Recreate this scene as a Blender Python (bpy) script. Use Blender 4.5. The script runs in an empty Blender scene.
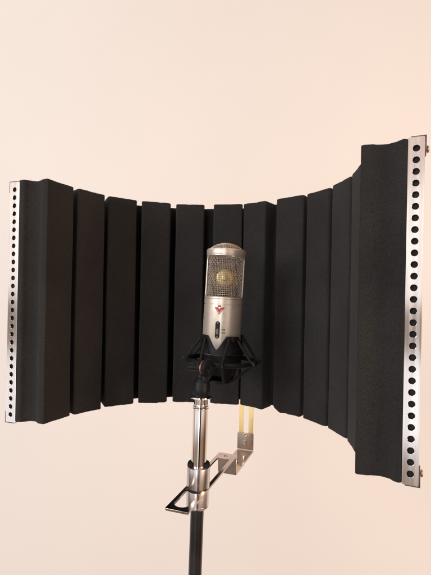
import bpy, bmesh, math, random
from mathutils import Vector, Matrix, noise
random.seed(7)
PI = math.pi
BASE = 1.25                 # height of the screen's middle above the (unseen) floor
H = 0.31                    # height of the foam
sc = bpy.context.scene
COL = sc.collection

# ------------------------------------------------------------------ materials
def mat(name, base, rough=0.5, metal=0.0, spec=0.5):
    m = bpy.data.materials.new(name); m.use_nodes = True
    b = m.node_tree.nodes['Principled BSDF']
    b.inputs['Base Color'].default_value = (*base, 1)
    b.inputs['Roughness'].default_value = rough
    b.inputs['Metallic'].default_value = metal
    b.inputs['Specular IOR Level'].default_value = spec
    return m, m.node_tree.nodes, m.node_tree.links, b

def noisy(m4, c1, c2, scale, bump=0.0, bump_scale=None, bump_dist=0.0005, stretch=(1, 1, 1), detail=4,
          rough=None, lo=0.35, hi=0.65):
    m, n, l, b = m4
    tc = n.new('ShaderNodeTexCoord'); mp = n.new('ShaderNodeMapping'); mp.inputs['Scale'].default_value = stretch
    l.new(tc.outputs['Object'], mp.inputs['Vector'])
    t = n.new('ShaderNodeTexNoise'); t.inputs['Scale'].default_value = scale; t.inputs['Detail'].default_value = detail
    l.new(mp.outputs['Vector'], t.inputs['Vector'])
    r = n.new('ShaderNodeValToRGB'); r.color_ramp.elements[0].position = lo; r.color_ramp.elements[1].position = hi
    r.color_ramp.elements[0].color = (*c1, 1); r.color_ramp.elements[1].color = (*c2, 1)
    l.new(t.outputs['Fac'], r.inputs['Fac']); l.new(r.outputs['Color'], b.inputs['Base Color'])
    if rough:
        mr = n.new('ShaderNodeMapRange'); mr.inputs['To Min'].default_value = rough[0]; mr.inputs['To Max'].default_value = rough[1]
        mr.inputs['From Min'].default_value = 0.3; mr.inputs['From Max'].default_value = 0.7
        l.new(t.outputs['Fac'], mr.inputs['Value']); l.new(mr.outputs['Result'], b.inputs['Roughness'])
    if bump:
        t2 = n.new('ShaderNodeTexNoise'); t2.inputs['Scale'].default_value = bump_scale or scale; t2.inputs['Detail'].default_value = 6
        l.new(mp.outputs['Vector'], t2.inputs['Vector'])
        bp = n.new('ShaderNodeBump'); bp.inputs['Strength'].default_value = bump; bp.inputs['Distance'].default_value = bump_dist
        l.new(t2.outputs['Fac'], bp.inputs['Height']); l.new(bp.outputs['Normal'], b.inputs['Normal'])
    return m

def foam_material():
    m, n, l, b = mat('charcoal_foam', (0.02, 0.018, 0.017), 0.95, 0, 0.15)
    b.inputs['Sheen Weight'].default_value = 0.06; b.inputs['Sheen Roughness'].default_value = 0.6
    tc = n.new('ShaderNodeTexCoord')
    big = n.new('ShaderNodeTexNoise'); big.inputs['Scale'].default_value = 14; big.inputs['Detail'].default_value = 5
    fine = n.new('ShaderNodeTexNoise'); fine.inputs['Scale'].default_value = 1300; fine.inputs['Detail'].default_value = 4
    l.new(tc.outputs['Object'], big.inputs['Vector']); l.new(tc.outputs['Object'], fine.inputs['Vector'])
    r1 = n.new('ShaderNodeValToRGB')
    r1.color_ramp.elements[0].position = .35; r1.color_ramp.elements[1].position = .68
    r1.color_ramp.elements[0].color = (.0172, .0162, .0162, 1); r1.color_ramp.elements[1].color = (.0245, .0226, .0222, 1)
    l.new(big.outputs['Fac'], r1.inputs['Fac'])
    r2 = n.new('ShaderNodeMapRange'); r2.inputs['From Min'].default_value = .3; r2.inputs['From Max'].default_value = .7
    r2.inputs['To Min'].default_value = .42; r2.inputs['To Max'].default_value = 1.6
    l.new(fine.outputs['Fac'], r2.inputs['Value'])
    mul = n.new('ShaderNodeVectorMath'); mul.operation = 'SCALE'
    l.new(r1.outputs['Color'], mul.inputs[0]); l.new(r2.outputs['Result'], mul.inputs['Scale'])
    # sparse pale lint specks
    v = n.new('ShaderNodeTexVoronoi'); v.inputs['Scale'].default_value = 46; l.new(tc.outputs['Object'], v.inputs['Vector'])
    lt = n.new('ShaderNodeMath'); lt.operation = 'LESS_THAN'; lt.inputs[1].default_value = .028
    l.new(v.outputs['Distance'], lt.inputs[0])
    mx = n.new('ShaderNodeMix'); mx.data_type = 'RGBA'; mx.inputs['B'].default_value = (.07, .062, .056, 1)
    l.new(lt.outputs['Value'], mx.inputs['Factor']); l.new(mul.outputs['Vector'], mx.inputs['A'])
    l.new(mx.outputs['Result'], b.inputs['Base Color'])
    bp = n.new('ShaderNodeBump'); bp.inputs['Strength'].default_value = .8; bp.inputs['Distance'].default_value = .0005
    l.new(fine.outputs['Fac'], bp.inputs['Height']); l.new(bp.outputs['Normal'], b.inputs['Normal'])
    return m

FOAM = foam_material()
WALL = noisy(mat('painted_plaster', (.8, .72, .66), .75, 0, .25), (.79, .766, .738), (.815, .791, .763), 1.6,
             bump=.12, bump_scale=160, bump_dist=.0008, lo=.3, hi=.7)
ALU = noisy(mat('brushed_aluminium', (.8, .77, .75), .34, 1.0), (.76, .715, .69), (.88, .84, .82), 260, bump=.05,
            bump_scale=500, stretch=(1, 1, .05), rough=(.07, .14))
STEEL = noisy(mat('nickel_plated_steel', (.72, .66, .61), .16, 1.0), (.46, .385, .335), (.58, .50, .445), 40, rough=(.07, .13))
GOLDREFL = noisy(mat('gold_reflection_steel', (.9, .66, .2), .25, 1.0), (.90, .64, .26), (.95, .72, .34), 25, rough=(.10, .16))  # warm golden reflection put into the slotted strip's base colour
CHROME = noisy(mat('chrome', (.82, .78, .74), .06, 1.0), (.78, .735, .70), (.86, .815, .78), 30, rough=(.035, .10))
CLAMP = noisy(mat('turned_aluminium', (.7, .67, .66), .28, 1.0), (.46, .43, .435), (.86, .82, .81), 260,
              stretch=(1, 1, .04), rough=(.18, .38))
CHAMP = noisy(mat('champagne_satin_metal', (.62, .52, .42), .34, .6), (.72, .635, .54), (.78, .69, .59), 120,
              bump=.06, bump_scale=1500, bump_dist=.0002, rough=(.27, .36))
WIRE = noisy(mat('grille_wire', (.55, .46, .39), .3, 1.0), (.52, .43, .37), (.74, .63, .55), 420)
GOLD = noisy(mat('gold_diaphragm', (.95, .72, .22), .35, 0.7), (.78, .58, .20), (1.0, .86, .40), 130)
PLASTIC = noisy(mat('black_plastic', (.014, .014, .016), .42, 0, .2), (.0065, .0065, .0075), (.0105, .0105, .012), 90,
                bump=.15, bump_scale=1300, bump_dist=.0002, rough=(.38, .55))
RUBBER = noisy(mat('elastic_cord', (.012, .012, .013), .75, 0, .3), (.004, .004, .0045), (.010, .010, .0105), 900)
POLE = noisy(mat('black_enamel', (.010, .010, .011), .32, 0, .5), (.008, .008, .009), (.015, .013, .013), 60, rough=(.26, .42))
DARK = noisy(mat('dark_bronze_steel', (.10, .065, .06), .45, .8), (.07, .045, .042), (.13, .085, .08), 200)
COPPER = noisy(mat('copper_washer', (.85, .36, .24), .35, .9), (.50, .20, .14), (.66, .30, .22), 200)
BRASS = noisy(mat('brass_screw', (.72, .56, .36), .35, 1.0), (.62, .47, .3), (.78, .62, .42), 300)
CAPM = noisy(mat('capsule_brass', (.3, .22, .12), .5, .7), (.16, .115, .065), (.26, .19, .10), 200)
RED = noisy(mat('badge_red', (.42, .03, .03), .4), (.36, .022, .024), (.50, .045, .045), 500)
INK = noisy(mat('dark_print', (.05, .035, .035), .5), (.04, .03, .03), (.07, .05, .05), 500)
GREYINK = noisy(mat('grey_print', (.22, .2, .19), .5), (.10, .09, .088), (.16, .145, .14), 500)
WHITE = noisy(mat('badge_white', (.75, .70, .68), .4), (.70, .65, .63), (.8, .76, .74), 500)

# ------------------------------------------------------------------ helpers
def V(x, d, h): return Vector((x, d, BASE + h))

def link(name, bm, material, parent=None, root=None, smooth=None):
    me = bpy.data.meshes.new(name)
    bmesh.ops.recalc_face_normals(bm, faces=bm.faces[:])
    if root is not None:
        bmesh.ops.translate(bm, verts=bm.verts[:], vec=-root.location)
    bm.to_mesh(me); bm.free()
    o = bpy.data.objects.new(name, me); COL.objects.link(o)
    me.materials.append(material)
    if parent is not None: o.parent = parent
    if smooth is not None:
        for p in me.polygons: p.use_smooth = True
        try: me.set_sharp_from_angle(angle=math.radians(smooth))
        except Exception: pass
    return o

def thing(name, label, cat, loc, group=None):
    o = bpy.data.objects.new(name, None); COL.objects.link(o)
    o.location = loc; o['label'] = label; o['category'] = cat; o.empty_display_size = .05
    if group: o['group'] = group
    return o

def frame(axis):
    a = Vector(axis).normalized()
    t = Vector((0, 0, 1)) if abs(a.z) < .9 else Vector((1, 0, 0))
    u = a.cross(t).normalized(); w = a.cross(u).normalized()
    return a, u, w

def lathe(bm, prof, origin, axis=(0, 0, 1), n=48, cap=True):
    """prof: (radius, distance along the axis) pairs"""
    a, u, w = frame(axis); o = Vector(origin); rings = []
    for r, h in prof:
        rings.append([bm.verts.new(o + a * h + (u * math.cos(2 * PI * k / n) + w * math.sin(2 * PI * k / n)) * r) for k in range(n)])
    for A, B in zip(rings, rings[1:]):
        for k in range(n):
            bm.faces.new((A[k], A[(k + 1) % n], B[(k + 1) % n], B[k]))
    if cap:
        bm.faces.new(rings[0]); bm.faces.new(rings[-1])

def rod(bm, p0, p1, r, n=12, bev=None):
    p0 = Vector(p0); p1 = Vector(p1); L = (p1 - p0).length
    if bev: lathe(bm, [(r - bev, 0), (r, bev), (r, L - bev), (r - bev, L)], p0, p1 - p0, n)
    else: lathe(bm, [(r, 0), (r, L)], p0, p1 - p0, n)

def tube(bm, pts, r, n=8, closed=False):
    pts = [Vector(p) for p in pts]; m = len(pts); rings = []; up = None
    for i, p in enumerate(pts):
        if closed: t = pts[(i + 1) % m] - pts[i - 1]
        else: t = pts[min(i + 1, m - 1)] - pts[max(i - 1, 0)]
        t.normalize()
        if up is None: _, up, _ = frame(t)
        up = (up - t * up.dot(t)).normalized(); w = t.cross(up)
        rings.append([bm.verts.new(p + (up * math.cos(2 * PI * k / n) + w * math.sin(2 * PI * k / n)) * r) for k in range(n)])
    pairs = list(zip(rings, rings[1:])) + ([(rings[-1], rings[0])] if closed else [])
    for A, B in pairs:
        for k in range(n):
            bm.faces.new((A[k], A[(k + 1) % n], B[(k + 1) % n], B[k]))
    if not closed:
        bm.faces.new(rings[0]); bm.faces.new(rings[-1])

def plate(bm, outer, holes, tf, thick, axis):
    """flat plate with holes: outer, holes = lists of (u, v); tf(u, v) -> point; axis*thick = the extrusion"""
    ax = Vector(axis).normalized() * thick
    edges = []; loops = []
    for loop in [outer] + holes:
        vs = [bm.verts.new(tf(u, v)) for u, v in loop]; loops.append(vs)
        for i in range(len(vs)): edges.append(bm.edges.new((vs[i], vs[(i + 1) % len(vs)])))
    r = bmesh.ops.triangle_fill(bm, use_beauty=True, use_dissolve=False, edges=edges)
    fs = [g for g in r['geom'] if isinstance(g, bmesh.types.BMFace)]
    mp = {}
    for vs in loops:
        for v in vs: mp[v] = bm.verts.new(v.co + ax)
    for f in fs: bm.faces.new([mp[v] for v in reversed(f.verts[:])])
    for vs in loops:
        for i in range(len(vs)):
            a, b = vs[i], vs[(i + 1) % len(vs)]
            bm.faces.new((a, b, mp[b], mp[a]))

def rrect(w, h, r, n=6, cx=0, cy=0):
    out = []
    for sx, sy, a0 in ((1, 1, 0), (-1, 1, 90), (-1, -1, 180), (1, -1, 270)):
        for k in range(n + 1):
            a = math.radians(a0 + 90 * k / n)
            out.append((cx + sx * (w / 2 - r) + r * math.cos(a), cy + sy * (h / 2 - r) + r * math.sin(a)))
    return out

def bevel(o, w, seg=2, ang=35):
    m = o.modifiers.new('bevel', 'BEVEL'); m.width = w; m.segments = seg; m.limit_method = 'ANGLE'; m.angle_limit = math.radians(ang)
    m.harden_normals = False

# ------------------------------------------------------------------ the wall
bm = bmesh.new()
WY = 1.55
nx, nz = 40, 30
g = [[bm.verts.new((-5 + 10 * i / nx, WY, -2.5 + 7.3 * j / nz)) for i in range(nx + 1)] for j in range(nz + 1)]
for j in range(nz):
    for i in range(nx):
        bm.faces.new((g[j][i], g[j][i + 1], g[j + 1][i + 1], g[j + 1][i]))
wall = link('wall', bm, WALL)
wall['kind'] = 'structure'; wall['label'] = 'plain cream painted wall behind the foam screen'; wall['category'] = 'wall'

# ------------------------------------------------------------------ the foam screen
W_RIB = .0445
RIBS = [(-.1763, .5990, 50.2), (-.1407, .6352, 30.6), (-.0938, .6561, 13.6), (-.0423, .6654, .1), (.0167, .6588, -8.6),
        (.0559, .6438, -41.5), (.1034, .6065, -39.7), (.1345, .5697, -60.5), (.1517, .5227, -76.4), (.1548, .4751, -95.3)]
RW = [W_RIB] * 10
RW[4] = .0455; RW[5] = .0425
screen = thing('acoustic_screen', 'curved charcoal foam screen with upright ribs and perforated metal end strips behind the microphone',
               'acoustic screen', V(.03, .69, -H / 2))

def prism(bm, loop, ztop, zbot, levels=26, wob=.0006, edge=.0011, seed=0.0):
    """upright foam piece: loop = plan outline (x, depth), ztop / zbot = functions of the outline index"""
    n = len(loop)
    cx = sum(p[0] for p in loop) / n; cy = sum(p[1] for p in loop) / n
    rings = []
    def ring(f, inset=0.0, dz=0.0):
        vs = []
        for i, (x, y) in enumerate(loop):
            zt, zb = ztop(i), zbot(i)
            z = zb + (zt - zb) * f + dz
            nv = noise.noise_vector(Vector((x * 22 + seed, y * 22, z * 13)))
            dx, dy = cx - x, cy - y; L = math.hypot(dx, dy) or 1
            vs.append(bm.verts.new((x + dx / L * inset + nv.x * wob, y + dy / L * inset + nv.y * wob, BASE + z)))
        rings.append(vs)
    ring(0, edge * 1.2, 0); ring(0, edge * .3, edge * .4); ring(0, 0, edge * 1.2)
    for k in range(1, levels): ring(k / levels)
    ring(1, 0, -edge * 1.2); ring(1, edge * .3, -edge * .4); ring(1, edge * 1.2, 0)
    for A, B in zip(rings, rings[1:]):
        for k in range(n): bm.faces.new((A[k], A[(k + 1) % n], B[(k + 1) % n], B[k]))
    bm.faces.new(rings[0]); bm.faces.new(rings[-1])

def rib_loop(x, y, ang, w, depth=.0275, r=.0028, nf=22):
    a = math.radians(ang); t = (math.cos(a), math.sin(a)); b = (-math.sin(a), math.cos(a))
    uv = []
    for k in range(nf + 1):
        uv.append((-w / 2 + r + (w - 2 * r) * k / nf, 0))
    for k in range(1, 5):
        q = PI / 2 * k / 4; uv.append((w / 2 - r + r * math.sin(q), r - r * math.cos(q)))
    tp = .06 * w
    for k in range(1, 5): uv.append((w / 2 - tp * k / 4, r + (depth - r) * k / 4))
    for k in range(1, 8): uv.append(((w / 2 - tp) * (1 - k / 4), depth))
    for k in range(5): uv.append((-w / 2 + tp * (1 - k / 4), depth - (depth - r) * k / 4))
    for k in range(1, 4):
        q = PI / 2 * k / 4; uv.append((-w / 2 + r - r * math.cos(q) * 1.0, r - r * math.sin(q)))
    return [(x + u * t[0] + v * b[0], y + u * t[1] + v * b[1]) for u, v in uv], uv

for i, (x, y, a) in enumerate(RIBS):
    loop, uv = rib_loop(x, y, a, RW[i])
    w = RW[i]; sd = i * 7.31
    dt = random.uniform(-.0006, .0006); tilt = random.uniform(-.0008, .0008)
    def ztop(k, uv=uv, sd=sd, dt=dt, tilt=tilt, w=w):
        u = uv[k][0]
        return H / 2 + dt + tilt * u / w + .0005 * noise.noise(Vector((u * 160 + sd, 3.1, sd)))
    def zbot(k, uv=uv, sd=sd, dt=dt, w=w, i=i):
        u = uv[k][0]; z = -H / 2 + dt + .0007 * noise.noise(Vector((u * 190 + sd, 9.7, sd)))
        if i == 2:                                   # nibbled lower edge
            s = u / w
            if -.28 < s < .16: z += -.0011 + .0022 * abs(noise.noise(Vector((u * 420, 1.7, 4.2))))
        if i == 6:                                   # torn off lower corner
            s = (u + w / 2) / .013
            if s < 1: z += .0085 * (1 - s) ** 1.6 - .0005
        return z
    bm = bmesh.new(); prism(bm, loop, ztop, zbot, seed=sd)
    o = link('foam_rib', bm, FOAM, screen, screen, smooth=50)
    if i == 6: o['label'] = 'foam rib with a torn lower corner'
    if i == 2: o['label'] = 'foam rib with a nibbled lower edge'

def offs(x, y, ang, u, d):
    a = math.radians(ang)
    return (x + u * math.cos(a) - d * math.sin(a), y + u * math.sin(a) + d * math.cos(a))

def curve_pts(d):
    pts = []
    pts.append(offs(-.2042, .5553, 65.8, -.012, d)); pts.append(offs(-.2042, .5553, 65.8, .020, d))
    for i, (x, y, a) in enumerate(RIBS):
        h = RW[i] / 2 * .96
        pts.append(offs(x, y, a, -h, d)); pts.append(offs(x, y, a, h, d))
    pts.append(offs(.1440, .4210, -111, -.018, d)); pts.append(offs(.1440, .4210, -111, .012, d))
    return pts

def sheet(bm, front, back, top, bot):
    n = len(front); rows = []
    for z in (bot, top):
        rows.append(([bm.verts.new(V(x, y, z)) for x, y in front], [bm.verts.new(V(x, y, z)) for x, y in back]))
    (f0, b0), (f1, b1) = rows
    for k in range(n - 1):
        bm.faces.new((f0[k], f0[k + 1], f1[k + 1], f1[k])); bm.faces.new((b0[k], b1[k], b1[k + 1], b0[k + 1]))
        bm.faces.new((f1[k], f1[k + 1], b1[k + 1], b1[k])); bm.faces.new((f0[k], b0[k], b0[k + 1], f0[k + 1]))
    for k in (0, n - 1): bm.faces.new((f0[k], f1[k], b1[k], b0[k]))

bm = bmesh.new(); sheet(bm, curve_pts(.0265), curve_pts(.0370), H / 2 - .0018, -H / 2 + .0016)
link('foam_backing', bm, FOAM, screen, screen)
bm = bmesh.new(); sheet(bm, curve_pts(.0374), curve_pts(.0388), H / 2 - .004, -H / 2 + .004)
link('back_panel', bm, ALU, screen, screen)

def smooth_poly(pts, sub=5):
    out = []
    for k in range(len(pts) - 1):
        p0 = pts[max(k - 1, 0)]; p1 = pts[k]; p2 = pts[k + 1]; p3 = pts[min(k + 2, len(pts) - 1)]
        for s in range(sub):
            t = s / sub
            out.append(tuple(.5 * (2 * p1[c] + (p2[c] - p0[c]) * t + (2 * p0[c] - 5 * p1[c] + 4 * p2[c] - p3[c]) * t * t
                                   + (3 * p1[c] - p0[c] - 3 * p2[c] + p3[c]) * t ** 3) for c in (0, 1)))
    out.append(pts[-1]); return out

def lin(a, b, n): return [(a[0] + (b[0] - a[0]) * k / n, a[1] + (b[1] - a[1]) * k / n) for k in range(n)]

def end_block(cove, face_end, back_end, outer, seed):
    loop = list(cove)
    loop += lin(cove[-1], face_end, 8)[1:]
    loop += lin(face_end, back_end, 4) + lin(back_end, outer, 5) + lin(outer, cove[0], 4)
    def zt(k): return H / 2 + .0004 * noise.noise(Vector((k * .31 + seed, 1, seed)))
    def zb(k): return -H / 2 + .0006 * noise.noise(Vector((k * .31 + seed, 5, seed)))
    bm = bmesh.new(); prism(bm, loop, zt, zb, seed=seed)
    return link('end_foam', bm, FOAM, screen, screen, smooth=40)

# left block: cove from the strip to the ridge, then the inner face running back
LC = smooth_poly([(-.2537, .5452), (-.2475, .5428), (-.2420, .5462), (-.2350, .5478), (-.2280, .5452), (-.2232, .5404)], 4) \
    + [(-.2215, .5384), (-.2160, .5356), (-.2140, .5352), (-.2130, .5362)]
end_block([(-.2655, .5520), (-.2540, .5478)] + LC, (-.1951, .5756), (-.2180, .5868), (-.2590, .5690), 11.3)
# right block
RC = [(.1360, .4020), (.1348, .4003), (.1356, .3992), (.1440, .3973)] \
    + smooth_poly([(.1452, .3974), (.1510, .3970), (.1580, .3946), (.1632, .3895), (.1662, .3836), (.1695, .3812)], 5)
RC = list(reversed(RC))
end_block([(.1812, .3790), (.1712, .3832)] + RC, (.1505, .4400), (.1760, .4330), (.1880, .4000), 23.9)

# perforated end strips: 29 holes each, small angle profile with a flange running back
def end_strip(pl, pr, hole_r, pitch, back, flange_at, ztop, zbot):
    pl = Vector((pl[0], pl[1], 0)); pr = Vector((pr[0], pr[1], 0)); t = (pr - pl); w = t.length; t.normalize()
    nrm = Vector((t.y, -t.x, 0))                    # towards the viewer
    bm = bmesh.new(); hh = ztop - zbot
    tf = lambda u, v: pl + t * u + Vector((0, 0, BASE + zbot + v))
    z0 = hh / 2
    holes = []
    for k in range(29):
        c = z0 + (k - 14) * pitch
        holes.append([(w * .5 + hole_r * math.cos(2 * PI * q / 20), c + hole_r * math.sin(2 * PI * q / 20)) for q in range(20)])
    plate(bm, rrect(w, hh, .0012, 3, w / 2, hh / 2), holes, tf, .0013, -nrm)
    # raised rim of each punched hole
    o = link('edge_strip', bm, ALU, screen, screen)
    bevel(o, .0003, 2)
    # flange
    bm = bmesh.new()
    c = pl if flange_at == 'l' else pr
    s = 1 if flange_at == 'l' else -1
    d = Vector((back[0], back[1], 0)).normalized()
    a0 = c + t * s * .0002 - nrm * .0016; a1 = a0 + t * s * .0013
    vs = []
    for z in (zbot + .0006, ztop - .0006):
        vs.append([bm.verts.new(p + Vector((0, 0, BASE + z))) for p in (a0, a1, a1 + d * .02, a0 + d * .02)])
    for k in range(4): bm.faces.new((vs[0][k], vs[0][(k + 1) % 4], vs[1][(k + 1) % 4], vs[1][k]))
    bm.faces.new(vs[0]); bm.faces.new(vs[1])
    link('flange', bm, ALU, o, screen)
    # dark corner brackets behind the strip's outer corners
    for top in (True, False):
        bm = bmesh.new()
        zc = ztop if top else zbot; sg = 1 if top else -1
        out = c - t * s * .0013
        L = .0135
        pts = [(0, .0010 * sg), (0, -L * sg), (.0016, -L * sg), (.0016, -.0004 * sg), (w * .92, -.0004 * sg), (w * .92, .0010 * sg)]
        tf2 = lambda u, v: out + t * s * u - nrm * .0004 + Vector((0, 0, BASE + zc + v))
        plate(bm, pts, [], tf2, .016, -nrm)
        link('corner_bracket', bm, DARK, o, screen)
        # screw through the flange
        bm = bmesh.new()
        p = out - nrm * .006 + Vector((0, 0, BASE + zc - .0105 * sg))
        lathe(bm, [(.0016, -.001), (.0016, .0003), (.0030, .0003), (.0034, .0010), (.0030, .0020), (.0012, .0024)], p, -t * s, 20)
        link('screw', bm, BRASS, o, screen, smooth=40)
    return o
end_strip((-.2690, .5505), (-.2545, .5455), .0030, .01036, (-.2, .95), 'l', .1532, -.1568)
end_strip((.1701, .3810), (.1826, .3753), .0030, .01036, (.45, .9), 'r', .1552, -.1552)

# the stepped mounting bracket: slotted arm, drop, short shelf, upright, slotted upright strip
K = .944
AX = Vector((.36, .933, 0)).normalized(); AC = Vector((AX.y, -AX.x, 0))
hA = -.2125; hB = -.2380
near = Vector((-.0365, .4405, 0)); far = Vector((.0222, .6055, 0))
AX = (far - near).normalized(); AC = Vector((AX.y, -AX.x, 0))
LEN = (far - near).length; WB = .0268
bm = bmesh.new()
tf = lambda u, v: near + AX * u + AC * v + Vector((0, 0, BASE + hA))
slot_w = .0176
u0, u1 = .0075, LEN - .021
slot = []
for k in range(13):
    a = PI / 2 + PI * k / 12; slot.append((u0 + slot_w / 2 + slot_w / 2 * math.cos(a), slot_w / 2 * math.sin(a)))
for k in range(4):
    a = -PI / 2 + PI / 2 * k / 3; slot.append((u1 - .0015 + .0015 * math.cos(a), -slot_w / 2 + .0015 + .0015 * math.sin(a)))
for k in range(4):
    a = PI / 2 * k / 3; slot.append((u1 - .0015 + .0015 * math.cos(a), slot_w / 2 - .0015 + .0015 * math.sin(a)))
hole = [(LEN - .0105 + .0026 * math.cos(2 * PI * k / 16), .0026 * math.sin(2 * PI * k / 16)) for k in range(16)]
plate(bm, rrect(LEN, WB, .0018, 4, LEN / 2, 0), [slot, hole], tf, .0024, (0, 0, -1))
arm = link('mounting_bracket', bm, STEEL, screen, screen); bevel(arm, .0004)
def slab(bm, c, ax1, ax2, l1, l2, th, holes=()):
    ax1 = Vector(ax1).normalized(); ax2 = Vector(ax2).normalized(); nn = ax1.cross(ax2)
    tf = lambda u, v: Vector(c) + ax1 * u + ax2 * v
    plate(bm, rrect(l1, l2, .001, 3), list(holes), tf, th, nn)
UP = Vector((0, 0, 1))
fl = near + AX * (LEN - .0022)
bm = bmesh.new()
slab(bm, fl + Vector((0, 0, BASE + (hA + hB) / 2 - .0012)), AC, UP, WB, hA - hB - .0026, .0022)
o = link('drop_plate', bm, STEEL, arm, screen); bevel(o, .0003)
SH = .098                                             # depth of the shelf
sc0 = near + AX * (LEN + SH / 2 - .003)
bm = bmesh.new()
slab(bm, sc0 + Vector((0, 0, BASE + hB)), AX, AC, SH, WB, .0024)
shelf = link('shelf_plate', bm, STEEL, arm, screen); bevel(shelf, .0003)
bk = near + AX * (LEN + SH - .004)
bm = bmesh.new()
slab(bm, bk + Vector((0, 0, BASE + hB + .0145)), AC, UP, WB, .0265, .0022)
up = link('upright_plate', bm, STEEL, arm, screen); bevel(up, .0003)
# upright slotted strip, standing behind the plate's face and up the back of the screen
bm = bmesh.new()
sw = .0235; sl = .20
slot2 = rrect(.0088, sl - .040, .0040, 5, 0, 0)
tfs = lambda u, v: bk + AX * .0026 + AC * u + Vector((0, 0, BASE + hB + .0055 + sl / 2 + v))
plate(bm, rrect(sw, sl, .001, 3), [slot2], tfs, .0024, -AX)
strip = link('slotted_strip', bm, GOLDREFL, screen, screen); bevel(strip, .0003)
def screw(p, ax, r, parent, m=STEEL):
    bm = bmesh.new()
    lathe(bm, [(r * 1.45, 0), (r * 1.45, .0006), (r, .0007), (r, .0022), (r * .8, .0028), (r * .45, .0028), (r * .42, .0016)], p, ax, 24)
    return link('screw', bm, m, parent, screen, smooth=40)
screw(bk - AX * .0021 + Vector((0, 0, BASE + hB + .0240)), -AX, .0028, up, BRASS)
screw(bk - AX * .0021 + Vector((0, 0, BASE + hB + .0125)), -AX, .0022, up)
screw(near + AX * (LEN + SH * .42) + Vector((0, 0, BASE + hB + .0001)) + AC * .002, UP, .0026, shelf)

# ------------------------------------------------------------------ the stand
PD = .497                                            # depth of the pole
def pole_pt(h): return V(-.0179 + (h + .318) * .0155, PD, h)
pax = (pole_pt(0) - pole_pt(-1)).normalized()
stand = thing('microphone_stand', 'upright microphone stand, black pole below and polished chrome tube above a ridged metal clamp',
              'stand', pole_pt(-1.2))
def at_pole(name, prof, m, parent=stand, n=64, smooth=30):
    bm = bmesh.new(); lathe(bm, [(r, h) for r, h in prof], pole_pt(0), pax, n); return link(name, bm, m, parent, stand, smooth=smooth)
at_pole('pole', [(.0077, -1.2), (.0077, -.2320)], POLE)
# lower and upper halves of the clamp, pinching the slotted arm
at_pole('clamp_collar', [(.0070, -.2358), (.0118, -.2358), (.0126, -.2350), (.0131, -.2342), (.0131, -.2330), (.0127, -.2326), (.0131, -.2321),
                         (.0133, -.2168), (.0130, -.2153), (.0100, -.2151)], CLAMP)
at_pole('clamp_collar', [(.0100, -.2123), (.0131, -.2121), (.0135, -.2110), (.0134, -.1900), (.0131, -.1882), (.0122, -.1878), (.0100, -.1878)], CLAMP)
# dark rubber bush in the mouth of the clamp
bm = bmesh.new()
a_, u_, w_ = frame(pax); rings = []
bp_ = [(.0092, -.1890), (.0129, -.1890), (.0134, -.1868), (.0128, -.1842), (.0108, -.1832), (.0092, -.1836)]
front = math.atan2(Vector((0, -1, 0)).dot(w_), Vector((0, -1, 0)).dot(u_))
for k in range(41):
    t_ = front + math.radians(52) + math.radians(256) * k / 40
    rings.append([bm.verts.new(pole_pt(0) + a_ * h + (u_ * math.cos(t_) + w_ * math.sin(t_)) * r) for r, h in bp_])
for A, B in zip(rings, rings[1:]):
    for q in range(6): bm.faces.new((A[q], A[(q + 1) % 6], B[(q + 1) % 6], B[q]))
bm.faces.new(rings[0]); bm.faces.new(rings[-1])
link('rubber_bush', bm, RUBBER, stand, stand, smooth=30)
tube_o = at_pole('chrome_tube', [(.0085, -.2100), (.0089, -.1880), (.0089, -.1218), (.0092, -.1214), (.0092, -.1203), (.0087, -.1200), (.0089, -.1196),
                                 (.0089, -.1178), (.0082, -.1170), (.0082, -.1158), (.0066, -.1150)], CHROME)
prof = [(.0062, -.1165)]
for k in range(7):
    h = -.1156 + k * .0009; prof += [(.0072, h), (.0080, h + .00045)]
prof += [(.0072, -.1092), (.0120, -.1086), (.0128, -.1078), (.0126, -.1066), (.0100, -.1060), (.006, -.1058)]
at_pole('threaded_collar', prof, CHROME)

# ------------------------------------------------------------------ the microphone
MD = .55; LEAN = math.radians(2.2)
MROT = Matrix.Rotation(LEAN, 4, 'Y')
MO = V(.0117, MD, .035)                              # middle of the capsule window
mic = thing('microphone', 'champagne metal microphone with wire mesh window and red triangle badge',
            'microphone', MO + MROT @ Vector((0, 0, -.112)))
def mlink(name, bm, m, parent=mic, smooth=35, root=mic):
    bmesh.ops.transform(bm, matrix=Matrix.Translation(MO) @ MROT, verts=bm.verts[:])
    return link(name, bm, m, parent, root, smooth=smooth)
RM = .0248
def y_(Y): return Y - .035                            # world height above the middle -> along the axis
# lower body
bm = bmesh.new()
lathe(bm, [(.012, y_(-.0640)), (RM - .003, y_(-.0640)), (RM - .0008, y_(-.0632)), (RM, y_(-.0620)), (RM, y_(-.0002)), (RM - .0007, y_(.0001)), (RM - .0007, y_(.0009)),
           (RM, y_(.0012)), (RM, y_(.0072)), (RM - .0022, y_(.0072)), (RM - .0022, y_(.0))], (0, 0, 0), (0, 0, 1), 96)
body = mlink('body', bm, CHAMP)
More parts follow.
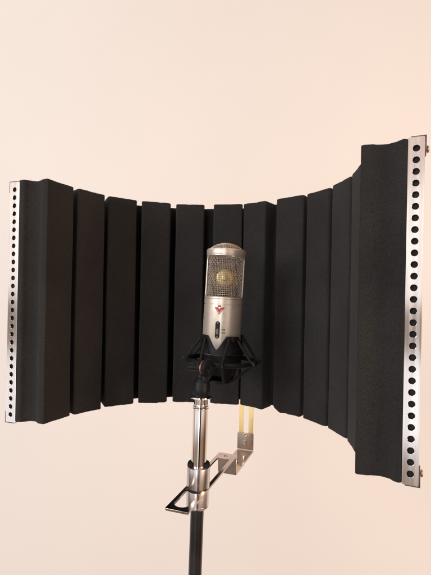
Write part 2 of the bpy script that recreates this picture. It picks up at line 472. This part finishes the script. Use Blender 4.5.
# head shell: two windows, front and back
bm = bmesh.new()
z0, z1 = y_(.0074), y_(.0628)
for half in (0, 1):
    N = 160; wth = math.radians(73) * RM; zc = (z0 + z1) / 2
    in_h = (y_(.0618) - y_(.0098)) / 2; zi = (y_(.0618) + y_(.0098)) / 2
    r = .0052; rows = []
    for q in range(N):
        a = 2 * PI * q / N; c, s = math.cos(a), math.sin(a)
        # outer rectangle and inner rounded rectangle hit by the same direction
        ow, oh = RM * PI / 2, (z1 - z0) / 2
        k = max(abs(c) / ow, abs(s) / oh); po = (c / k, s / k)
        k = max(abs(c) / wth, abs(s) / in_h); pi_ = [c / k, s / k]
        ax_, ay_ = abs(pi_[0]), abs(pi_[1])
        if ax_ > wth - r and ay_ > in_h - r:
            # slide along the ray until on the corner arc
            lo, hi = 0.0, 1.0
            for _ in range(30):
                m_ = (lo + hi) / 2; X, Y = ax_ * m_, ay_ * m_
                inside = not (X > wth - r and Y > in_h - r and math.hypot(X - wth + r, Y - in_h + r) > r)
                if inside: lo = m_
                else: hi = m_
            pi_ = [pi_[0] * lo, pi_[1] * lo]
        col = []
        for step in range(6):
            f = step / 5
            u = po[0] * f + pi_[0] * (1 - f); v = (po[1] + zc) * f + (pi_[1] + zi) * (1 - f)
            th = u / RM + half * PI
            col.append(bm.verts.new((RM * math.sin(th), -RM * math.cos(th), v)))
        rows.append(col)
    for q in range(N):
        A, B = rows[q], rows[(q + 1) % N]
        for s_ in range(5): bm.faces.new((A[s_], A[s_ + 1], B[s_ + 1], B[s_]))
bmesh.ops.remove_doubles(bm, verts=bm.verts[:], dist=1e-5)
head = mlink('head_shell', bm, CHAMP)
so = head.modifiers.new('thick', 'SOLIDIFY'); so.thickness = .0014; so.offset = -1
# rim band round the top
bm = bmesh.new()
lathe(bm, [(RM - .002, y_(.0626)), (RM + .0002, y_(.0626)), (RM + .0005, y_(.0634)), (RM + .0005, y_(.0690)), (RM - .0002, y_(.0704)),
           (RM - .0022, y_(.0709)), (RM - .003, y_(.0702)), (RM - .003, y_(.0626))], (0, 0, 0), (0, 0, 1), 96, cap=False)
mlink('top_rim', bm, CHAMP)
# woven wire mesh behind the windows and on the dome
bm = bmesh.new()
rw = .00038; RG = RM - .0024
nv = 62
for k in range(nv):
    th = 2 * PI * k / nv
    pts = [((RG + (.00035 if (j + k) % 2 else -.00035)) * math.sin(th), -(RG + (.00035 if (j + k) % 2 else -.00035)) * math.cos(th),
            z0 - .001 + (z1 - z0 + .002) * j / 22) for j in range(23)]
    tube(bm, pts, rw, 5)
for j in range(22):
    z = z0 - .001 + (z1 - z0 + .002) * (j + .5) / 22
    tube(bm, [((RG + (.0003 if (j + k) % 2 else -.0003)) * math.sin(2 * PI * k / nv), -(RG + (.0003 if (j + k) % 2 else -.0003)) * math.cos(2 * PI * k / nv), z)
              for k in range(nv)], rw, 5, closed=True)
mlink('wire_mesh', bm, WIRE, smooth=60)
bm = bmesh.new()
zr = y_(.0696); rise = .0094; Rd = RM - .0026
dz = lambda x, y: zr + rise * (1 - (x * x + y * y) / (Rd * Rd)) ** .8 if x * x + y * y < Rd * Rd else zr
g = .0021; n = int(Rd / g)
for d in (0, 1):
    for k in range(-n, n + 1):
        c = k * g; L = math.sqrt(max(Rd * Rd - c * c, 0))
        if L < .003: continue
        pts = []
        for q in range(25):
            s_ = -L + 2 * L * q / 24; s_ *= .999
            x, y = (c, s_) if d == 0 else (s_, c)
            pts.append((x, y, dz(x, y) + (.0002 if d else -.0002)))
        tube(bm, pts, .00046, 5)
mlink('dome_mesh', bm, WIRE, smooth=60)
# capsule
bm = bmesh.new()
lathe(bm, [(.0172, -.006), (.0176, -.0055), (.0176, .0055), (.0172, .006), (.0128, .0062), (.0126, .0052), (.002, .0052)], (0, 0, -.001), (0, -1, 0), 48)
cap = mlink('capsule', bm, CAPM)
bm = bmesh.new()
lathe(bm, [(.0118, .0048), (.0112, .0056), (.0090, .0064), (.0060, .0070), (.0030, .0073), (.0026, .0080), (.001, .0081)], (0, 0, -.001), (0, -1, 0), 48)
mlink('diaphragm', bm, GOLD, cap, smooth=60)
bm = bmesh.new()
lathe(bm, [(.0045, -.030), (.0045, -.016), (.008, -.0155)], (0, 0, 0), (0, 0, 1), 24)
lathe(bm, [(RG - .001, -.0300), (RG - .001, -.0275)], (0, 0, 0), (0, 0, 1), 48)
mlink('capsule_post', bm, PLASTIC)
# badge, switch and markings lie on the curved body; u = arc length from the front, v = height
def on_body(bm, poly, lift, thick=.0003, uc=0):
    top = []; bot = []
    for u, v in poly:
        th = u / RM
        for lst, r in ((top, RM + lift), (bot, RM + lift - thick)):
            lst.append(bm.verts.new((r * math.sin(th), -r * math.cos(th), v)))
    bm.faces.new(top); bm.faces.new(list(reversed(bot)))
    for k in range(len(top)): bm.faces.new((top[k], top[(k + 1) % len(top)], bot[(k + 1) % len(top)], bot[k]))
bu, bv = -.0052, y_(-.0062)
bm = bmesh.new()
# wings and inverted triangle
on_body(bm, [(bu - .0066, bv + .0030), (bu - .0030, bv + .0030), (bu - .0030, bv - .0018), (bu - .0036, bv - .0012)], .00025)
on_body(bm, [(bu + .0030, bv + .0030), (bu + .0066, bv + .0030), (bu + .0036, bv - .0012), (bu + .0030, bv - .0018)], .00025)
on_body(bm, [(bu - .0030, bv + .0030), (bu - .0016, bv + .0030), (bu, bv + .0003), (bu + .0016, bv + .0030), (bu + .0030, bv + .0030), (bu + .0030, bv - .0018), (bu, bv - .0062), (bu - .0030, bv - .0018)], .00025)
badge = mlink('badge', bm, RED, body, smooth=None)
bm = bmesh.new()
on_body(bm, [(bu - .0016, bv + .0030), (bu + .0016, bv + .0030), (bu + .0005, bv + .0011), (bu - .0005, bv + .0011)], .00026)
on_body(bm, [(bu - .0038, bv + .0004), (bu - .0033, bv + .0007), (bu - .0002, bv - .0036), (bu - .0002, bv - .0043)], .0005, .0002)
on_body(bm, [(bu + .0038, bv + .0004), (bu + .0033, bv + .0007), (bu + .0002, bv - .0036), (bu + .0002, bv - .0043)], .0005, .0002)
mlink('badge_lines', bm, WHITE, badge, smooth=None)
bm = bmesh.new()
on_body(bm, [(bu - .0021, bv + .0036), (bu + .0021, bv + .0036), (bu + .0021, bv + .0054), (bu - .0021, bv + .0054)], .00025)
mlink('badge_bar', bm, INK, badge, smooth=None)
su, sv = -.0061, y_(-.0313)
def pill(w, h, n=10, du=0, dv=0):
    r = w / 2
    return [(su + du + r * math.cos(PI * k / n), sv + dv + h / 2 - r + r * math.sin(PI * k / n)) for k in range(n + 1)] + \
           [(su + du - r * math.cos(PI * k / n), sv + dv - h / 2 + r - r * math.sin(PI * k / n)) for k in range(n + 1)]
bm = bmesh.new()
on_body(bm, pill(.0058, .0216), .0003); sw_ = mlink('switch', bm, PLASTIC, body, smooth=None)
bm = bmesh.new()
on_body(bm, pill(.0030, .0070, dv=-.0020), .0012, .0009)
for k in range(3): on_body(bm, [(su - .0011, sv - .0040 + k * .0018), (su + .0011, sv - .0040 + k * .0018), (su + .0011, sv - .0034 + k * .0018), (su - .0011, sv - .0034 + k * .0018)], .0015, .0003)
mlink('slider', bm, GREYINK, sw_, smooth=None)
bm = bmesh.new()
for dv in (.0088, -.0090):
    on_body(bm, [(su + .0011 * math.cos(2 * PI * k / 12), sv + dv + .0011 * math.sin(2 * PI * k / 12)) for k in range(12)], .0008, .0005)
mlink('screw', bm, GREYINK, sw_, smooth=None)
bm = bmesh.new()
for j, (dv, ww) in enumerate(((.0034, .0014), (-.0002, .0042), (-.0042, .0044))):
    n_ = 1 if j == 0 else 4
    for k in range(n_):
        w_ = ww / n_
        u = su + .0056 + k * w_
        hgt = .0006 if j == 0 else .0018
        on_body(bm, [(u, sv + dv), (u + w_ * .72, sv + dv), (u + w_ * .72, sv + dv + hgt), (u, sv + dv + hgt)], .0002, .0002)
for dv in (.0050, .0012, -.0030):
    on_body(bm, [(su + .0042, sv + dv), (su + .0050, sv + dv), (su + .0050, sv + dv + .0004), (su + .0042, sv + dv + .0004)], .0002, .0002)
mlink('switch_markings', bm, GREYINK, body, smooth=None)

# ------------------------------------------------------------------ the shock mount
SO = V(.0092, MD, -.0720)                            # centre of its ring
mount = thing('shock_mount', 'black ring shaped shock mount with elastic cords and a notched cup cradling the microphone', 'shock mount', SO + Vector((0, 0, -.03)))
def slink(name, bm, m, parent=mount, smooth=35, tilt=True):
    if tilt: bmesh.ops.transform(bm, matrix=Matrix.Translation(SO) @ MROT, verts=bm.verts[:])
    return link(name, bm, m, parent, mount, smooth=smooth)
RR = .0440
bm = bmesh.new()
n = 72; sec = [(-.0024, -.0026), (.0014, -.0030), (.0026, -.0012), (.0026, .0014), (.0014, .0030), (-.0024, .0026)]
rings = []
for k in range(n):
    a = 2 * PI * k / n
    rings.append([bm.verts.new(((RR + r) * math.sin(a), -(RR + r) * math.cos(a), z)) for r, z in sec])
for k in range(n):
    A, B = rings[k], rings[(k + 1) % n]
    for q in range(len(sec)): bm.faces.new((A[q], A[(q + 1) % 6], B[(q + 1) % 6], B[q]))
ringo = slink('outer_ring', bm, PLASTIC)
bevel(ringo, .0005)
# notched cup: four flat-topped lobes, V notches between
def shell(bm, rfun, top, bot, thick, n=144, m_=8):
    outer = []; inner = []
    for k in range(n):
        a = 2 * PI * k / n; t_, b_ = top(a), bot(a)
        co, ci = [], []
        for j in range(m_ + 1):
            z = b_ + (t_ - b_) * j / m_; r = rfun(z)
            co.append(bm.verts.new((r * math.sin(a), -r * math.cos(a), z)))
            ci.append(bm.verts.new(((r - thick) * math.sin(a), -(r - thick) * math.cos(a), z)))
        outer.append(co); inner.append(ci)
    for k in range(n):
        A, B = outer[k], outer[(k + 1) % n]; C, D = inner[k], inner[(k + 1) % n]
        for j in range(m_):
            bm.faces.new((A[j], B[j], B[j + 1], A[j + 1])); bm.faces.new((C[j], C[j + 1], D[j + 1], D[j]))
        bm.faces.new((A[m_], B[m_], D[m_], C[m_])); bm.faces.new((A[0], C[0], D[0], B[0]))
A0 = math.radians(-18)
def vdist(a, per=PI / 2, a0=A0):
    d = (a - a0 + per / 2) % per - per / 2
    return abs(d)
s_ = lambda Y: Y + .0720
def crown(a):
    d = vdist(a); w_ = math.radians(29)
    f = min(d / w_, 1.0)
    f = f * 1.12 - .06; f = max(0, min(1, f)); f = f * .75 + .25 * (f * f * (3 - 2 * f))
    return s_(-.0560) + (s_(-.0388) - s_(-.0560)) * f
bm = bmesh.new()
shell(bm, lambda z: RM + .0028 + max(0, (s_(-.052) - z)) * .05, crown, lambda a: s_(-.0625), .0024)
cup = slink('cup', bm, PLASTIC); bevel(cup, .0005)
# lower basket: tapering legs down to a small rim
bm = bmesh.new()
def rb(z): return .0165 + (RM - .0005 - .0165) * max(0, min(1, (z - s_(-.0985)) / (.0985 - .0615))) ** .8
nleg = 4
for k in range(nleg):
    a0 = A0 + PI / 4 + k * PI / 2
    hw0, hw1 = math.radians(33), math.radians(15)
    cols = []
    for j in range(9):
        z = s_(-.0610) + (s_(-.0975) - s_(-.0610)) * j / 8; hw = hw0 + (hw1 - hw0) * j / 8; r = rb(z)
        cols.append([(bm.verts.new((r * math.sin(a0 + q * hw / 3), -r * math.cos(a0 + q * hw / 3), z)),
                      bm.verts.new(((r - .002) * math.sin(a0 + q * hw / 3), -(r - .002) * math.cos(a0 + q * hw / 3), z))) for q in range(-3, 4)])
    for j in range(8):
        for q in range(6):
            for s in (0, 1): bm.faces.new((cols[j][q][s], cols[j][q + 1][s], cols[j + 1][q + 1][s], cols[j + 1][q][s]))
        for q in (0, 6): bm.faces.new((cols[j][q][0], cols[j][q][1], cols[j + 1][q][1], cols[j + 1][q][0]))
    for j in (0, 8):
        for q in range(6): bm.faces.new((cols[j][q][0], cols[j][q + 1][0], cols[j][q + 1][1], cols[j][q][1]))
lathe(bm, [(.0120, s_(-.0995)), (.0172, s_(-.0995)), (.0180, s_(-.0985)), (.0180, s_(-.0968)), (.0172, s_(-.0960)), (.0120, s_(-.0960))], (0, 0, 0), (0, 0, 1), 48)
lathe(bm, [(.0232, s_(-.0600)), (.0232, s_(-.0640)), (.0220, s_(-.0760)), (.0165, s_(-.0900)), (.010, s_(-.0905))], (0, 0, 0), (0, 0, 1), 48)
slink('lower_basket', bm, PLASTIC)
# hooks on the ring and the elastic cords up to the lobes and down to the rim
angs = [A0 + PI / 4 + k * PI / 2 for k in range(4)]
for a in angs:
    tipu = [Vector(((RM + .0038) * math.sin(a + s * .20), -(RM + .0038) * math.cos(a + s * .20), s_(-.0425))) for s in (-1, 1)]
    rim = [Vector((.0186 * math.sin(a + s * .25), -.0186 * math.cos(a + s * .25), s_(-.0972))) for s in (-1, 1)]
    for s, tu, rm in ((-1, tipu[0], rim[0]), (1, tipu[1], rim[1])):
        ar = a + s * math.radians(27)
        hk = Vector(((RR + .0005) * math.sin(ar), -(RR + .0005) * math.cos(ar), 0))
        top_ = hk + Vector((0, 0, .0030)); bot_ = hk - Vector((0, 0, .0030)); outp = hk * 1.075
        bm = bmesh.new()
        tube(bm, [tu, tu.lerp(top_, .5) + Vector((0, 0, .0004)), top_, outp, bot_, bot_.lerp(rm, .5), rm], .0018, 8)
        slink('elastic_cord', bm, RUBBER, smooth=60)
        bm = bmesh.new()
        tube(bm, [hk * .97 + Vector((0, 0, .0015)), hk * 1.05 + Vector((0, 0, .0028)), hk * 1.11 + Vector((0, 0, .0016)), hk * 1.11 - Vector((0, 0, .0014))], .0020, 8)
        slink('hook', bm, PLASTIC, ringo, smooth=60)
    bm = bmesh.new()
    dirv = Vector((math.sin(a), -math.cos(a), 0))
    lathe(bm, [(.0030, 0), (.0030, .0024), (.0040, .0026), (.0040, .0038), (.003, .0042)], dirv * (RM + .0016) + Vector((0, 0, s_(-.0425))), dirv, 16)
    slink('lug', bm, PLASTIC, cup, smooth=40)
# swivel joint: fork, discs, bolt with thumb knob, socket that screws on to the stand
KA = Vector((.78, -.62, 0)).normalized()             # hinge axis
KP = V(-.0105, PD, -.0735)
bm = bmesh.new(); lathe(bm, [(.0088, .0015), (.0106, .0015), (.0108, .0022), (.0108, .0056), (.0100, .0066), (.0066, .0070), (.0060, .0062), (.0030, .0062), (.0028, .0074), (.0010, .0074)], KP, KA, 40)
swv = slink('swivel_disc', bm, PLASTIC, tilt=False)
bm = bmesh.new(); lathe(bm, [(.0060, -.0016), (.0089, -.0016), (.0089, .0013), (.0060, .0013)], KP, KA, 40)
slink('washer', bm, COPPER, tilt=False)
bm = bmesh.new(); lathe(bm, [(.0040, -.0062), (.0080, -.0060), (.0090, -.0052), (.0090, -.0022), (.0080, -.0017), (.0040, -.0017)], KP, KA, 40)
# the fork's leg and shoulders merge into the socket below
rod(bm, KP - KA * .0040, KP - KA * .0030 + Vector((-.0035, 0, -.0190)), .0046, 16)
rod(bm, KP + KA * .0042, KP + KA * .0034 + Vector((-.0045, 0, -.0190)), .0046, 16)
slink('fork', bm, PLASTIC, tilt=False)
bm = bmesh.new(); lathe(bm, [(.0030, 0), (.0030, .004), (.0036, .0042), (.0038, .0158), (.0032, .0166)], KP - KA * .0058 + Vector((0, 0, -.0006)), Vector((-.95, .1, .02)), 20)
slink('thumb_bolt', bm, PLASTIC, tilt=False)
bm = bmesh.new()
lathe(bm, [(.0040, -.0855), (.0068, -.0860), (.0078, -.0880), (.0088, -.0892), (.0094, -.0905), (.0095, -.0960), (.0097, -.0965), (.0097, -.1050), (.0090, -.1062)], pole_pt(0), pax, 48)
slink('socket', bm, PLASTIC, tilt=False)
# arm from the disc to the ring
bm = bmesh.new()
ra = math.radians(-20)
rp = Vector(((RR) * math.sin(ra), -(RR) * math.cos(ra), 0))
rp = Matrix.Translation(SO) @ MROT @ rp
tube(bm, [KP + KA * .004, KP.lerp(rp, .5) + KA * .003, rp], .0052, 12)
slink('ring_arm', bm, PLASTIC, tilt=False)

# ------------------------------------------------------------------ light
w = bpy.data.worlds.new('World'); sc.world = w; w.use_nodes = True
n, l = w.node_tree.nodes, w.node_tree.links
bg = n['Background']
tc = n.new('ShaderNodeTexCoord'); sp = n.new('ShaderNodeSeparateXYZ'); l.new(tc.outputs['Generated'], sp.inputs['Vector'])
at = n.new('ShaderNodeMath'); at.operation = 'ARCTAN2'; l.new(sp.outputs['X'], at.inputs[0]); l.new(sp.outputs['Y'], at.inputs[1])
mr = n.new('ShaderNodeMapRange'); mr.inputs['From Min'].default_value = -PI; mr.inputs['From Max'].default_value = PI
l.new(at.outputs['Value'], mr.inputs['Value'])
rp_ = n.new('ShaderNodeValToRGB'); cr = rp_.color_ramp
# azimuth 0.5 = towards the wall, 0 and 1 = behind the camera, 0.25 = left, 0.75 = right
stops = [(0.0, (.05, .042, .04)), (.022, (.07, .06, .055)), (.030, (4.4, 4.4, 4.4)), (.052, (4.4, 4.4, 4.4)), (.058, (1.2, 1.15, 1.12)), (.10, (1.1, 1.07, 1.04)), (.15, (.95, .88, .83)), (.20, (1.2, 1.16, 1.14)),  # narrow brightest band is added for the highlight on microphone and chrome
         (.27, (.46, .34, .25)), (.5, (.55, .48, .42)), (.72, (.66, .44, .30)), (.80, (.36, .22, .14)), (.86, (1.0, .74, .56)), (.95, (1.1, .94, .82)),
         (.972, (.07, .06, .055)), (1.0, (.05, .042, .04))]
cr.elements[0].position = stops[0][0]; cr.elements[0].color = (*stops[0][1], 1)
cr.elements[1].position = 1.0; cr.elements[1].color = (*stops[-1][1], 1)
for p, c in stops[1:-1]:
    e = cr.elements.new(p); e.color = (*c, 1)
l.new(mr.outputs['Result'], rp_.inputs['Fac'])
# made-up bright and dark height bands, shaped for reflections in the metal strips
me_ = n.new('ShaderNodeMapRange'); me_.inputs['From Min'].default_value = -1; me_.inputs['From Max'].default_value = 1
l.new(sp.outputs['Z'], me_.inputs['Value'])
re_ = n.new('ShaderNodeValToRGB'); ce = re_.color_ramp
eb = [(0.0, (.32, .27, .24)), (.27, (.42, .34, .29)), (.335, (.46, .38, .33)), (.365, (1.4, 1.43, 1.5)), (.432, (1.35, 1.35, 1.4)), (.452, (.42, .35, .31)),
      (.488, (.44, .37, .33)), (.506, (1.4, 1.37, 1.34)), (.60, (1.5, 1.46, 1.42)), (.645, (1.0, .82, .75)), (.8, (1.0, .92, .86)), (1.0, (1.05, 1.0, .95))]
ce.elements[0].position = 0; ce.elements[0].color = (*eb[0][1], 1); ce.elements[1].position = 1; ce.elements[1].color = (*eb[-1][1], 1)
for p, c in eb[1:-1]:
    e = ce.elements.new(p); e.color = (*c, 1)
l.new(me_.outputs['Result'], re_.inputs['Fac'])
mm = n.new('ShaderNodeMix'); mm.data_type = 'RGBA'; mm.blend_type = 'MULTIPLY'; mm.inputs['Factor'].default_value = 1
l.new(rp_.outputs['Color'], mm.inputs['A']); l.new(re_.outputs['Color'], mm.inputs['B']); l.new(mm.outputs['Result'], bg.inputs['Color'])
bg.inputs['Strength'].default_value = 0.70

def area(name, loc, aim, sx, sy, energy, color):
    d = bpy.data.lights.new(name, 'AREA'); d.shape = 'RECTANGLE'; d.size = sx; d.size_y = sy; d.energy = energy; d.color = color
    o = bpy.data.objects.new(name, d); COL.objects.link(o); o.location = loc
    o.rotation_euler = (Vector(aim) - Vector(loc)).to_track_quat('-Z', 'Y').to_euler()
    return o
area('window_light', (-2.25, -1.3, BASE + .80), (-.15, .9, BASE + .0), 1.0, 1.2, 46, (.97, .98, 1.0))
area('warm_lamp', (1.70, -.80, BASE + .05), (.55, 1.3, BASE - .12), .7, .9, 27, (1.0, .69, .50))

# ------------------------------------------------------------------ camera
cam = bpy.data.cameras.new('camera'); co = bpy.data.objects.new('camera', cam); COL.objects.link(co)
cam.sensor_fit = 'VERTICAL'; cam.sensor_height = 36.0; cam.sensor_width = 27.0
cam.lens = 36.0 * 425.0 / 575.0
cam.shift_y = (298.57 - 287.5) / 575.0
cam.clip_start = .02; cam.clip_end = 60
co.matrix_world = Matrix.Translation((0, 0, BASE + .00777)) @ Matrix.Rotation(PI / 2, 4, 'X') @ Matrix.Rotation(math.radians(1.098), 4, 'Z')
sc.camera = co
sc.render.resolution_x = 768; sc.render.resolution_y = 1024
sc.view_settings.view_transform = 'Standard'; sc.view_settings.look = 'None'
sc.view_settings.exposure = 0; sc.view_settings.gamma = 1; sc.view_settings.use_curve_mapping = False
